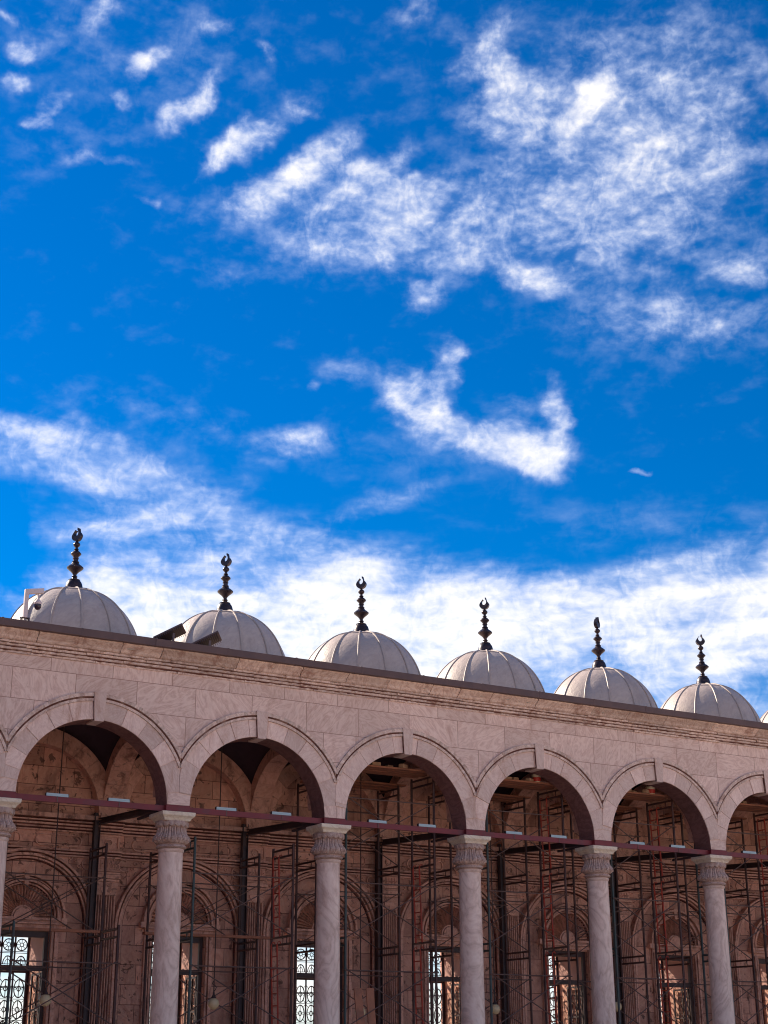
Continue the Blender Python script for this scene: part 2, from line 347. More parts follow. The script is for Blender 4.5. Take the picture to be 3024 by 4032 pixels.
# facade wall: spandrels above the arches down to the piers
def facade():
    m = MB(); N = 36
    for i in range(I0, I1):
        cx = i*S+S/2
        pts = [(cx+RI*math.cos(PI-PI*k/N), ZS+RI*math.sin(PI*k/N)) for k in range(N+1)]
        xs = [cx-S/2]+[p[0] for p in pts]+[cx+S/2]; zs = [ZS]+[p[1] for p in pts]+[ZS]
        m.cur = 0
        for y in (0, TH):
            vs = []; fs = []
            for x, z in zip(xs, zs): vs += [(x, y, z), (x, y, ZT)]
            for k in range(len(xs)-1):
                if xs[k+1]-xs[k] < 1e-6: continue
                fs.append((2*k, 2*k+2, 2*k+3, 2*k+1))
            m.add(vs, fs)
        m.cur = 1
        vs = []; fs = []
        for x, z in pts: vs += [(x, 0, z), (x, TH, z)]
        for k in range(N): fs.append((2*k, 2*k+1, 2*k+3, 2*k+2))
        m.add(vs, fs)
        m.cur = 0
        for xa, xb in ((cx-S/2, cx-RI), (cx+RI, cx+S/2)):
            m.add([(xa, 0, ZS), (xb, 0, ZS), (xb, TH, ZS), (xa, TH, ZS)], [(0, 1, 2, 3)])
    m.cur = 0
    m.add([(I0*S, 0, ZT), (I1*S, 0, ZT), (I1*S, TH, ZT), (I0*S, TH, ZT)], [(0, 1, 2, 3)])
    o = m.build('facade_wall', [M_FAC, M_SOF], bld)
facade()

def ring_cells(m, cx, zc, r0, r1, a0, a1, n, y0, y1, lim=None, gap=0., jit=0.):
    for k in range(n):
        ta = a0+(a1-a0)*k/n+gap; tb = a0+(a1-a0)*(k+1)/n-gap
        q = max(1, int((tb-ta)/R(3.2)))
        def out(t):
            r = r1
            if lim and abs(math.cos(t)) > 1e-4: r = min(r, lim/abs(math.cos(t)))
            return r
        if min(out(ta), out(tb)) <= r0+.004: continue
        inner = [(cx+r0*math.cos(ta+(tb-ta)*j/q), zc+r0*math.sin(ta+(tb-ta)*j/q)) for j in range(q+1)]
        outer = [(cx+out(ta+(tb-ta)*j/q)*math.cos(ta+(tb-ta)*j/q), zc+out(ta+(tb-ta)*j/q)*math.sin(ta+(tb-ta)*j/q)) for j in range(q+1)]
        j = jit*(rnd.random()-.5)
        m.prism(inner+outer[::-1], y0+j, y1)
def build_arch(cx):
    m = MB()
    # voussoirs: uneven widths
    a = R(8); angs = [a]
    while a < R(172): a += R(rnd.uniform(11, 21)); angs.append(min(a, R(172)))
    for k in range(len(angs)-1):
        ring_cells(m, cx, ZS, RI+.004, 2.395, angs[k], angs[k+1], 1, -.02, .05, lim=2.247, gap=.0038, jit=.018)
    v = m.build('arch', M_VOUS, bld)
    h = MB()
    ring_cells(h, cx, ZS, 2.40, 2.465, R(18), R(162), 60, -.055, .03, lim=2.247)
    ring_cells(h, cx, ZS, 2.51, 2.60, R(18), R(162), 60, -.08, .03, lim=2.247)
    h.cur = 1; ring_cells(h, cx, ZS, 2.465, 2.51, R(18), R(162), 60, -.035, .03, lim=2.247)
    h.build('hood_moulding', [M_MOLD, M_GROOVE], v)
    k = MB(); k.prism([(cx-.12, 9.55), (cx+.12, 9.55), (cx+.165, 10.275), (cx-.165, 10.275)], -.095, .5)
    k.cur = 1; k.prism([(cx-.126, 9.57), (cx-.119, 9.57), (cx-.164, 10.265), (cx-.171, 10.265)], -.08, .02)  # left strip: brown staining, and the flank's shade painted with it
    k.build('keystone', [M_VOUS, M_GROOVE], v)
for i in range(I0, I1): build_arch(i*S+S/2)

# cornice built of moulded courses cut into blocks
def cornice():
    prof = [(11.02, 11.075, .045), (11.095, 11.155, .09), (11.175, 11.235, .135), (11.25, 11.305, .19)]
    m = MB()
    for (z0, z1, o) in prof:
        x = I0*S-1
        while x < I1*S+1:
            w = rnd.uniform(.55, 2.1); j = rnd.uniform(-.012, .012); jz = rnd.uniform(-.006, .006)
            segs = max(2, int(w/.09)); xs = [x+.006+(w-.012)*k/segs for k in range(segs+1)]
            vs = []; fs = []
            for k, xx in enumerate(xs):
                e = rnd.uniform(0, .014) if rnd.random() < .75 else rnd.uniform(.02, .05)
                e2 = rnd.uniform(0, .010) if rnd.random() < .8 else rnd.uniform(.01, .03)
                vs += [(xx, .02, z0+jz), (xx, -o+j+e, z0+jz+e2*.5), (xx, -o+j+e2, z1+jz-e*.4), (xx, .02, z1+jz)]
            for k in range(segs):
                for q in range(4): fs.append((4*k+q, 4*k+(q+1) % 4, 4*k+4+(q+1) % 4, 4*k+4+q))
            fs += [(0, 3, 2, 1), (4*segs, 4*segs+1, 4*segs+2, 4*segs+3)]
            m.add(vs, fs); x += w
    m.cur = 1
    for k, (z0, z1, o) in enumerate(prof[:-1]):
        m.box(I0*S-1, I1*S+1, -o*.72, .01, z1-.012, prof[k+1][0]+.012)
    m.cur = 0
    # upper cyma
    cy = [(11.305, .17), (11.325, .22), (11.35, .245), (11.39, .27), (11.43, .32), (11.47, .38), (11.50, .42), (11.535, .43)]
    x = I0*S-1
    while x < I1*S+1:
        w = rnd.uniform(.7, 2.3); segs = max(2, int(w/.1)); vs = []; fs = []; n = len(cy)+2; j = rnd.uniform(-.012, .012)
        for k in range(segs+1):
            xx = x+.008+(w-.016)*k/segs; d = rnd.uniform(-.008, .008) if rnd.random() < .8 else rnd.uniform(.01, .05)
            vs.append((xx, .02, cy[0][0]))
            for z, o in cy: vs.append((xx, -o+j+d*rnd.uniform(.3, 1), z))
            vs.append((xx, .02, cy[-1][0]))
        for k in range(segs):
            for q in range(n): fs.append((n*k+q, n*k+(q+1) % n, n*k+n+(q+1) % n, n*k+n+q))
        fs += [tuple(range(n-1, -1, -1)), tuple(range(n*segs, n*segs+n))]
        m.add(vs, fs); x += w
    m.build('cornice', [M_MOLD, M_GROOVE], bld)
cornice()
gt = MB(); x = I0*S-1
while x < I1*S+1:
    w = 2.0; j = rnd.uniform(-.012, .012)
    gt.box(x+.002, x+w+.018, -.55+j, -.30, 11.535, 11.73+j*.6)
    gt.box(x+w-.03, x+w+.03, -.557, -.40, 11.53, 11.738)
    x += w
gt.build('gutter', M_GUT, bld, bevel=.012)
rf = MB(); rf.box(I0*S-1, I1*S+1, -.30, 7.0, 11.42, 11.60)
rf.build('roof', M_ROOF, bld)

# ------------------------------------------------------------------ columns
def build_column():
    m = MB()
    prof = [(.45, .42), (.52, .44), (.6, .42), (.64, .36), (.70, .345), (2.0, .335), (3.8, .325), (5.6, .312), (6.50, .305), (6.53, .33), (6.58, .335), (6.60, .31)]
    m.lathe(prof, 40)
    m.box(-.46, .46, -.46, .46, 0, .45)
    s_ = m.build('column', M_COL, bld, smooth=True)
    c = MB()
    nf = 18
    def rf(a, z):
        if z < 6.76 or z > 7.2: return 1
        k = math.cos(a*nf)
        return 1+(.085 if z > 6.88 else .04)*(k if k > -.2 else -.2-.6*(1+k))
    prof = [(6.60, .31), (6.61, .36), (6.64, .385), (6.67, .375), (6.69, .345), (6.71, .34), (6.73, .40), (6.77, .43), (6.80, .445), (6.84, .45), (6.88, .438), (6.92, .40),
            (6.96, .368), (7.02, .348), (7.08, .340), (7.14, .342), (7.19, .352)]
    c.lathe(prof, 144, rf=rf)
    # scalloped rim under the abacus
    c.lathe([(7.15, .35), (7.18, .405), (7.225, .42), (7.27, .41), (7.275, .35)], 144, zf=lambda a, z: (-.045*abs(math.cos(a*8)) if z < 7.21 else 0), rf=lambda a, z: 1+(.03*abs(math.cos(a*8)) if z < 7.25 else 0))
    # tear-drop leaves round the belly
    for k in range(nf):
        a = 2*PI*(k+.5)/nf
        p = [(.345, 7.12), (.352, 7.0), (.385, 6.93), (.435, 6.875), (.458, 6.83), (.452, 6.79)]
        for (r0, z0), (r1, z1) in zip(p[:-1], p[1:]):
            c.tube((r0*math.cos(a), r0*math.sin(a), z0), (r1*math.cos(a), r1*math.sin(a), z1), .018 if z0 > 6.95 else .028, 6, .02 if z1 > 6.95 else .03)
    c.build('capital', M_CAP, s_, smooth=True)
    a = MB()
    sq = [(7.272, .35), (7.30, .36), (7.33, .375), (7.36, .405), (7.385, .435), (7.395, .445), (7.485, .45)]
    vs = []; fs = []
    for z, h in sq: vs += [(-h, -h, z), (h, -h, z), (h, h, z), (-h, h, z)]
    for j in range(len(sq)-1):
        for q in range(4): fs.append((4*j+q, 4*j+(q+1) % 4, 4*j+4+(q+1) % 4, 4*j+4+q))
    fs += [(3, 2, 1, 0), tuple(4*(len(sq)-1)+q for q in range(4))]
    a.add(vs, fs); a.build('abacus', M_ABA, s_, bevel=.01)
    p = MB(); p.box(-.325, .325, -.36, .37, 7.487, 7.655)
    p.build('bearing_plate', M_RED, s_, bevel=.006)
    return s_
c0 = build_column()
for i in range(I0, I1+1):
    o = c0 if i == I0 else copy_tree(c0, bld)
    o.location = (i*S, .35, 0); o.rotation_euler = (0, 0, 0)

# ------------------------------------------------------------------ domes
DY = 2.565; DR = 1.89; DZ = 11.62
def build_dome():
    m = MB(); n = 84; prof = []
    top = 13.64
    def zr(t):  # t 0 equator .. 1 pole ; slightly flattened shoulder
        a = t*PI/2
        return DZ-.05+(top-DZ+.05)*math.sin(a), DR*math.cos(a)**.93
    for k in range(27):
        z, r = zr(min(k/26, .985)); prof.append((z-DZ, r))
    m.lathe(prof, n, c=(0, 0, DZ), rf=lambda a, z: 1+.004*math.sin(a*2+z))
    d = m.build('dome', M_DOME, bld, smooth=True)
    s_ = MB(); NR = 14
    for k in range(NR):
        a = 2*PI*k/NR
        pts = []
        for j in range(23):
            z, r = zr(min(j/22*.9, .9)); pts.append((1.006*r*math.cos(a), 1.006*r*math.sin(a), z+.004))
        s_.path(pts, .025, 7)
    zt, rt = zr(.72)
    pts = [((rt+.004)*math.cos(2*PI*k/56), (rt+.004)*math.sin(2*PI*k/56), zt+.004) for k in range(56)]
    s_.path(pts, .011, 5, closed=True)
    s_.build('seam', M_SEAM, d, smooth=True)
    f = MB()
    pr = [(-.04, .25), (0, .25), (.03, .24), (.08, .235), (.16, .215), (.21, .19), (.25, .155), (.27, .16), (.285, .13), (.31, .075), (.345, .06), (.355, .08), (.37, .08), (.38, .06),
          (.41, .05), (.44, .06), (.50, .11), (.545, .165), (.58, .205), (.60, .225), (.63, .225), (.65, .20), (.68, .17), (.70, .13), (.74, .105), (.77, .085), (.775, .10), (.79, .10), (.80, .07),
          (.87, .065), (.875, .085), (.89, .085), (.90, .065), (.94, .08), (.98, .115), (1.0, .14), (1.02, .145), (1.04, .135), (1.06, .11), (1.08, .10), (1.10, .065), (1.13, .05), (1.135, .068), (1.15, .068), (1.155, .045),
          (1.21, .04), (1.225, .06), (1.25, .085), (1.28, .097), (1.31, .092), (1.34, .07), (1.36, .04), (1.385, .035), (1.39, .05)]
    f.lathe(pr, 28)
    fo = f.build('finial', M_FIN, d, smooth=True); fo.location = (0, 0, 13.66)
    # crescent
    c = MB(); N = 28
    ou = [(.155*math.sin(a)*(1-.25*max(0, -math.cos(a))), -.15*math.cos(a)+.15) for a in [R(-164)+R(328)*k/N for k in range(N+1)]]
    inn = [(.075*math.sin(a)*(1-.1*max(0, -math.cos(a)))-.004, -.10*math.cos(a)+.235) for a in [R(150)-R(300)*k/N for k in range(N+1)]]
    outer = [(x, z+(0.09 if z > .27 else 0)*(1 if x > 0 else 0)) for x, z in ou]
    n = N+1
    vs = [(x, -.055, z) for x, z in outer]+[(x, -.055, z) for x, z in inn[::-1]]+[(x, .055, z) for x, z in outer]+[(x, .055, z) for x, z in inn[::-1]]
    fs = []
    for k in range(N):
        fs += [(k, k+1, n+k+1, n+k), (2*n+k, 3*n+k, 3*n+k+1, 2*n+k+1), (k, 2*n+k, 2*n+k+1, k+1), (n+k, n+k+1, 3*n+k+1, 3*n+k)]
    fs += [(0, n, 3*n, 2*n), (N, 2*n+N, 3*n+N, n+N)]
    c.add(vs, fs); co = c.build('crescent', M_FIN, fo); co.location = (0, 0, 1.385)
    return d, fo, co
d0, f0, cr0 = build_dome()
def third(d, ang):
    # crescents are thing > part > sub-part only: turn the finial with its crescent
    for k in kids(d):
        if k.name.startswith('finial'): k.rotation_euler = (0, 0, ang)
ANG = {0: -60, 1: -55, 2: -50, 3: -48, 4: 30, 5: -28}
cr0.parent = None
# join the crescent to the finial mesh
bm = bmesh.new(); bm.from_mesh(f0.data); tmp = cr0.data.copy()
for v in tmp.vertices: v.co.z += 1.385
bm.from_mesh(tmp); bm.to_mesh(f0.data); bm.free(); bpy.data.objects.remove(cr0)
for i in range(I0, I1):
    o = d0 if i == I0 else copy_tree(d0, bld)
    o.location = (i*S+S/2, DY, 0); o.rotation_euler = (0, 0, 0)
    third(o, R(ANG.get(i, -45)))
    for k in kids(o):
        if k.name.startswith('seam'): k.rotation_euler = (0, 0, R(3+i*1.5))

# ------------------------------------------------------------------ gallery vaults
WY = 4.96; GY = (TH+WY)/2; HY = (WY-TH)/2; ZV = 7.97
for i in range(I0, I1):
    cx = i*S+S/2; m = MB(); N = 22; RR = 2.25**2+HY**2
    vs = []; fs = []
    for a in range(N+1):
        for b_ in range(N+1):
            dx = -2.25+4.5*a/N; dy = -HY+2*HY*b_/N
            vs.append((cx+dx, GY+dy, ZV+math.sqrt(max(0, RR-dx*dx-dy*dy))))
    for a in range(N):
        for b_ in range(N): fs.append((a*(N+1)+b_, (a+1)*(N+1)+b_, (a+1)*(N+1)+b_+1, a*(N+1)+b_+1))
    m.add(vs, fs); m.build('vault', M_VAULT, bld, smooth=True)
    # wall arch
    m = MB()
    for k in range(13):
        ring_cells(m, cx, ZV, 1.85, 2.32, PI*k/13, PI*(k+1)/13, 1, WY-.34, WY+.05, lim=2.247, gap=.0025, jit=.015)
    m.build('wall_arch', M_INM, bld)
for i in range(I0, I1+1):
    m = MB(); N = 13
    Mx = Matrix(((0, 1, 0, i*S), (1, 0, 0, 0), (0, 0, 1, 0), (0, 0, 0, 1)))
    for k in range(N):
        t0, t1 = PI*k/N+.0025, PI*(k+1)/N-.0025
        def p(r, t): return (GY+r*math.cos(t), ZV+r*math.sin(t))
        poly = [p(1.82, t0+(t1-t0)*j/4) for j in range(5)]+[p(2.15, t0+(t1-t0)*j/4) for j in range(4, -1, -1)]
        j = .015*rnd.random()
        m.prism(poly, -.28-j, .28+j, Mx)
    # the web above the springing on the wall and on the pier
    m.build('transverse_arch', M_INM, bld)

# ------------------------------------------------------------------ back wall
def backwall():
    m = MB(); Y0, Y1 = WY, 6.75
    m.box(I0*S, I1*S, Y0, Y1, 0, .9); m.box(I0*S, I1*S, Y0, Y1, 4.87, 11.42)
    x = I0*S
    for i in range(I0, I1):
        cx = i*S+S/2
        m.box(x, cx-.8, Y0, Y1, .9, 4.87); x = cx+.8
    m.box(x, I1*S, Y0, Y1, .9, 4.87)
    m.build('back_wall', M_INT, bld)
    # entablature of stacked mouldings, broken forward over the pilasters
    bands = [(6.42, 6.48, .05), (6.49, 6.55, .09), (6.84, 6.885, .07), (6.915, 6.96, .10), (6.99, 7.04, .16), (7.50, 7.545, .07), (7.58, 7.625, .13), (7.66, 7.71, .18), (7.75, 7.79, .22), (7.84, 7.96, .30)]
    e = MB()
    def run(x0, x1, z0, z1, y):
        x = x0
        while x < x1-1e-6:
            w = min(rnd.uniform(.5, 1.5), x1-x); 
            if x1-(x+w) < .2: w = x1-x
            j = rnd.uniform(-.008, .008)
            e.box(x+.003, x+w-.003, y+j, WY-.0, z0+rnd.uniform(0, .006), z1); x += w
    for (z0, z1, o) in bands:
        for i in range(I0, I1):
            if z0 > 6.6: run(i*S+.36, (i+1)*S-.36, z0, z1, WY-o)
        for i in range(I0, I1+1):
            run(i*S-.37, i*S+.37, z0, z1, WY-.14-o*.9)
    e.cur = 1  # dark backing paints the shade between the mouldings
    for z0, z1, y in ((7.56, 7.95, .12), (6.87, 7.0, .04)):
        e.box(I0*S, I1*S, WY-y, WY+.01, z0, z1)
    for i in range(I0, I1+1):
        e.box(i*S-.355, i*S+.355, WY-.14-.1, WY, 7.565, 7.95); e.box(i*S-.355, i*S+.355, WY-.14-.03, WY, 6.87, 7.0); e.box(i*S-.355, i*S+.355, WY-.16, WY, 6.43, 6.545)
    e.cur = 0
    e.build('interior_cornice', [M_INM, M_IGRV], bld)
    f = MB()
    for i in range(I0, I1+1):
        f.box(i*S-.345, i*S+.345, WY-.135, WY, 7.04, 7.5)
        f.box(i*S-.345, i*S+.345, WY-.13, WY, 6.55, 6.84)
        # square frame with a disc over the pilaster
        for a, b_, c_, d_ in ((-.29, .29, 7.085, 7.115), (-.29, .29, 7.43, 7.46), (-.29, -.26, 7.115, 7.43), (.26, .29, 7.115, 7.43)):
            f.box(i*S+a, i*S+b_, WY-.165, WY-.13, c_, d_)
        ringm(f, i*S, 7.27, .115, .035, WY-.175, WY-.13)
        f.tube((i*S, WY-.13, 7.27), (i*S, WY-.16, 7.27), .06, 16)
        for k in range(6):
            ringm(f, i*S-.26+.104*k, 6.70, .036, .018, WY-.165, WY-.12, 10)
            f.box(i*S-.30+.104*k, i*S-.285+.104*k, WY-.155, WY-.12, 6.60, 6.80)
    for i in range(I0, I1):
        cx = i*S+S/2
        for sx in (-1, 1):
            c = cx+sx*.86; hw = .66; r = .165
            pts = [(c+hw*.0, 0)]
            out = []; inn = []
            for k in range(13): a = -PI/2+PI*k/12; out.append((c+hw-r+r*math.cos(a), 7.27+r*math.sin(a))); inn.append((c+hw-r+(r-.03)*math.cos(a), 7.27+(r-.03)*math.sin(a)))
            for k in range(13): a = PI/2+PI*k/12; out.append((c-hw+r+r*math.cos(a), 7.27+r*math.sin(a))); inn.append((c-hw+r+(r-.03)*math.cos(a), 7.27+(r-.03)*math.sin(a)))
            band(f, out, inn, WY-.04, WY+.01)
            # crescents in the spandrels
            ringm(f, cx+sx*1.72, 6.68, .17, .035, WY-.05, WY+.01, 26, R(60), R(300) if sx > 0 else R(300))
        for k in range(9):   # carved scroll over the arch haunches
            for sx in (-1, 1):
                a = R(38+k*4.2); rr = 2.13+.05*(k % 2)
                ringm(f, cx+sx*rr*math.cos(a), 5.07+rr*math.sin(a), .05, .02, WY-.04, WY+.01, 10)
    f.build('carved_frieze', M_INM, bld)
def ringm(m, x, z, r, w, y0, y1, n=20, a0=0, a1=2*PI):
    full = abs(a1-a0-2*PI) < 1e-6
    o = [(x+r*math.cos(a0+(a1-a0)*k/n), z+r*math.sin(a0+(a1-a0)*k/n)) for k in range(n+(0 if full else 1))]
    i_ = [(x+(r-w)*math.cos(a0+(a1-a0)*k/n), z+(r-w)*math.sin(a0+(a1-a0)*k/n)) for k in range(n+(0 if full else 1))]
    band(m, o, i_, y0, y1, full)
def band(m, out, inn, y0, y1, closed=True):
    n = len(out)
    vs = [(x, y0, z) for x, z in out]+[(x, y0, z) for x, z in inn]+[(x, y1, z) for x, z in out]+[(x, y1, z) for x, z in inn]
    fs = []
    for k in range(n if closed else n-1):
        q = (k+1) % n
        fs += [(k, q, n+q, n+k), (2*n+k, 3*n+k, 3*n+q, 2*n+q), (k, 2*n+k, 2*n+q, q), (n+k, n+q, 3*n+q, 3*n+k)]
    if not closed: fs += [(0, n, 3*n, 2*n), (n-1, 2*n-1+0, 4*n-1, 3*n-1)]
    m.add(vs, fs)
backwall()

def build_bay_wall():
    """blind arch, fan and window of one bay, at x=0 centre"""
    a = MB()
    for r0, r1, y in ((1.72, 1.765, .12), (1.79, 1.855, .19), (1.90, 1.965, .22)):
        for k in range(11):
            ring_cells(a, 0, 5.02, r0, r1, PI*k/11, PI*(k+1)/11, 1, WY-y, WY+.02, gap=.001, jit=.01)
        for sx in (-1, 1):
            a.box(min(sx*r0, sx*r1), max(sx*r0, sx*r1), WY-y, WY+.02, .9, 5.019)
    a.cur = 1  # dark ring and jambs behind the bands, painted as recess shade
    ring_cells(a, 0, 5.02, 1.69, 1.95, 0, PI, 1, WY-.06, WY+.01)
    for sx in (-1, 1): a.box(min(sx*1.69, sx*1.95), max(sx*1.69, sx*1.95), WY-.06, WY+.01, .9, 5.018)
    A = a.build('blind_arch', [M_INM, M_IGRV], bld)
    a = MB()
    for r0, r1, y in ((.86, .90, .10), (.925, .985, .17), (1.01, 1.045, .14), (1.07, 1.13, .22)):
        for k in range(9):
            ring_cells(a, 0, 5.2, r0, r1, PI*k/9, PI*(k+1)/9, 1, WY-y, WY+.02, gap=.001, jit=.01)
    a.cur = 1; ring_cells(a, 0, 5.2, .845, 1.12, 0, PI, 1, WY-.05, WY+.01); a.cur = 0  # dark ring paints shade between the surround's mouldings
    a.prism([(-.055, 6.02), (.055, 6.02), (.075, 6.36), (-.075, 6.36)], WY-.2, WY)
    for z0, z1, o, hw in ((5.13, 5.195, .17, 1.13), (5.075, 5.125, .12, 1.06), (5.03, 5.07, .15, 1.06), (4.92, 5.025, .07, 1.02)):
        a.box(-hw, hw, WY-o, WY, z0, z1)
    for sx in (-1, 1):
        a.box(min(sx*1.03, sx*1.19), max(sx*1.03, sx*1.19), WY-.2, WY, 5.05, 5.2)
        for x0, x1, o in ((.815, .87, .10), (.875, .90, .04), (.905, .98, .12), (.985, 1.03, .07)):
            a.box(min(sx*x0, sx*x1), max(sx*x0, sx*x1), WY-o, WY+.01, .9, 4.918)
    a.build('window_surround', [M_INM, M_IGRV], A)
    f = MB();   # sun-ray fan
    n = 25
    for k in range(n):
        t = PI*(k+.5)/n; dt = PI/n*.27
        vs = []
        for r, wf, y in ((.27, .8, .06), (.84, 1.0, .13)):
            vs += [(r*math.cos(t-dt*wf), WY-.015, 5.2+r*math.sin(t-dt*wf)), (r*math.cos(t), WY-y, 5.2+r*math.sin(t)), (r*math.cos(t+dt*wf), WY-.015, 5.2+r*math.sin(t+dt*wf))]
        f.add(vs, [(0, 1, 4, 3), (1, 2, 5, 4), (0, 3, 5, 2), (0, 2, 1), (3, 4, 5)])
    f.prism([(.25*math.cos(PI*k/16), 5.2+.25*math.sin(PI*k/16)) for k in range(17)], WY-.09, WY)
    ringm(f, 0, 5.2, .31, .045, WY-.06, WY, 20, 0, PI)
    f.build('sunray_fan', [M_INM, M_IGRV], A)
    # window
    w = MB(); Y = 5.06
    for x0, x1, z0, z1 in ((-.8, -.70, .9, 4.87), (.70, .8, .9, 4.87), (-.70, .70, 4.70, 4.87), (-.70, .70, 3.84, 3.98)):
        w.box(x0, x1, Y, Y+.10, z0, z1)
    w.box(-.70, .70, Y, Y+.10, .9, 1.0)
    # back frame at the grille
    for x0, x1, z0, z1 in ((-.8, -.74, .9, 4.87), (.74, .8, .9, 4.87), (-.74, .74, 4.80, 4.87), (-.74, .74, 3.86, 3.95)):
        w.box(x0, x1, 6.50, 6.58, z0, z1)
    win = w.build('window', M_WOOD, bld, bevel=.006)
    gr = MB(); y = 6.54; rr = .017
    for k in range(5):
        x = -.74+1.48*k/4
        gr.tube((x, y, .9), (x, y, 4.8), .026, 6)
    z = 1.0; cell = .545
    while z < 3.86-.2:
        gr.tube((-.74, y, z), (.74, y, z), .010, 5)
        for k in range(4):
            cx = -.74+1.48*(k+.5)/4; cz = z+cell/2
            gr.path([(cx+.135*math.cos(2*PI*j/16), y, cz+.235*math.sin(2*PI*j/16)) for j in range(16)], rr, 5, True)
            gr.path([(cx+.05*math.cos(2*PI*j/8), y, cz+.07*math.sin(2*PI*j/8)) for j in range(8)], .014, 5, True)
            gr.tube((cx, y, cz-.235), (cx, y, cz+.235), .012, 5)
            for sx in (-1, 1):
                for sz in (-1, 1):
                    gr.tube((cx+sx*.185, y, cz+sz*cell/2), (cx+sx*.10, y, cz+sz*.17), .009, 5)
                    gr.path([(cx+sx*(.10+.035*math.cos(2*PI*j/8)), y, cz+sz*(.0+.035*math.sin(2*PI*j/8))) for j in range(8)], .007, 4, True)
        z += cell
    for k in range(4):
        cx = -.74+1.48*(k+.5)/4
        for cz, ra in ((4.60, .15), ):
            gr.path([(cx+ra*math.cos(2*PI*j/18), y, cz+ra*math.sin(2*PI*j/18)) for j in range(18)], rr, 5, True)
            gr.path([(cx+.05*math.cos(2*PI*j/10), y, cz+.05*math.sin(2*PI*j/10)) for j in range(10)], .012, 5, True)
            for j in range(8):
                gr.tube((cx+.05*math.cos(PI*j/4), y, cz+.05*math.sin(PI*j/4)), (cx+ra*math.cos(PI*j/4), y, cz+ra*math.sin(PI*j/4)), .009, 5)
        gr.path([(cx+.13*math.cos(PI*j/10), y, 4.10+.20*math.sin(PI*j/10)) for j in range(11)], rr, 5)
        gr.path([(cx+.07*math.cos(PI*j/8), y, 4.10+.12*math.sin(PI*j/8)) for j in range(9)], .010, 5)
        gr.tube((cx, y, 3.95), (cx, y, 4.30), .011, 5)
    for z in (4.09, 4.38, 4.42, 3.50, 3.47): gr.tube((-.74, y, z), (.74, y, z), .010, 5)
    gr.build('grille', M_GRIL, win)
    # timber lining panels on both reveals, upper part, and an open lattice leaf below
    p = MB()
    p.box(.765, .799, 5.17, 6.49, 3.99, 4.86)
    p.build('reveal_panel', M_SHUT, win, bevel=.004)
    p = MB(); p.box(-.799, -.765, 5.17, 6.49, 3.99, 4.86)
    p.build('reveal_panel', M_SHUT, win, bevel=.004)
    lf = MB()
    for a_, b_ in ((5.20, 5.26), (5.50, 5.54), (5.92, 5.98)): lf.box(.70, .74, a_, b_, 1.0, 3.82)
    for zz in (1.0, 1.9, 2.85, 3.76): lf.box(.70, .74, 5.26, 5.92, zz, zz+.05)
    for kk in range(9):
        zz = 1.15+.29*kk
        lf.path([(.72, 5.38+.09*math.cos(2*PI*j/12), zz+.12*math.sin(2*PI*j/12)) for j in range(12)], .012, 4, True)
        lf.path([(.72, 5.68+.09*math.cos(2*PI*j/12), zz+.12*math.sin(2*PI*j/12)) for j in range(12)], .012, 4, True)
    lf.build('lattice_leaf', M_WOOD, win)
    return A, win
A0, W0 = build_bay_wall()
for i in range(I0, I1):
    for o in (A0, W0):
        c = o if i == I0 else copy_tree(o, bld)
        c.location = (i*S+S/2, 0, 0)
def build_pilaster():
    m = MB(); hw = .285; nfl = 7
    poly = [(-hw, WY), (-hw, WY-.15), (-hw+.03, WY-.15)]
    w = (2*hw-.06)/nfl
    for k in range(nfl):
        x0 = -hw+.03+k*w
        poly += [(x0+w*.16, WY-.15)]
        poly += [(x0+w*.5-w*.34*math.cos(PI*j/6), WY-.15+.05*math.sin(PI*j/6)) for j in range(1, 6)]
        poly += [(x0+w*.84, WY-.15)]
    poly += [(hw-.03, WY-.15), (hw, WY-.15), (hw, WY)]
    n = len(poly); vs = [(x, y, 1.1) for x, y in poly]+[(x, y, 5.86) for x, y in poly]
    m.add(vs, [tuple(range(n)), tuple(range(2*n-1, n-1, -1))]+[(k, n+k, n+(k+1) % n, (k+1) % n) for k in range(n)])
    m.box(-.36, .36, WY-.2, WY, 0, 1.1)
    m.cur = 1
    for k in range(nfl):
        xc = -hw+.03+(k+.5)*w; m.box(xc-w*.13, xc+w*.13, WY-.118, WY-.10, 1.12, 5.85)  # dark strips paint the shade inside the flutes
    m.cur = 0
    P = m.build('pilaster', [M_INM, M_IGRV], bld)
    c = MB()
    c.prism([(-.285, 5.865), (.285, 5.865), (.30, 6.0), (.33, 6.12), (.35, 6.22), (-.35, 6.22), (-.33, 6.12), (-.30, 6.0)], WY-.17, WY)
    sh = [(.17*math.cos(PI+PI*k/14), 6.07+.21*math.sin(PI+PI*k/14)) for k in range(15)]
    c.prism(sh, WY-.2, WY-.16)
    c.box(-.35, .35, WY-.21, WY, 6.225, 6.29); c.box(-.37, .37, WY-.25, WY, 6.30, 6.41)
    c.build('pilaster_capital', M_INM, P, bevel=.008)
    return P
P0 = build_pilaster()
for i in range(I0, I1+1):
    c = P0 if i == I0 else copy_tree(P0, bld)
    c.location = (i*S, 0, 0)
fl = MB(); fl.box(I0*S, I1*S, -.35, WY, .004, .15); fl.build('gallery_floor', M_GND, bld)
# end walls close the gallery far outside the view
ew = MB(); ew.box(I0*S-1, I0*S-.002, 0, 6.75, 0, 11.4); ew.box(I1*S+.002, I1*S+1, 0, 6.75, 0, 11.4); ew.build('end_wall', M_FAC, bld)

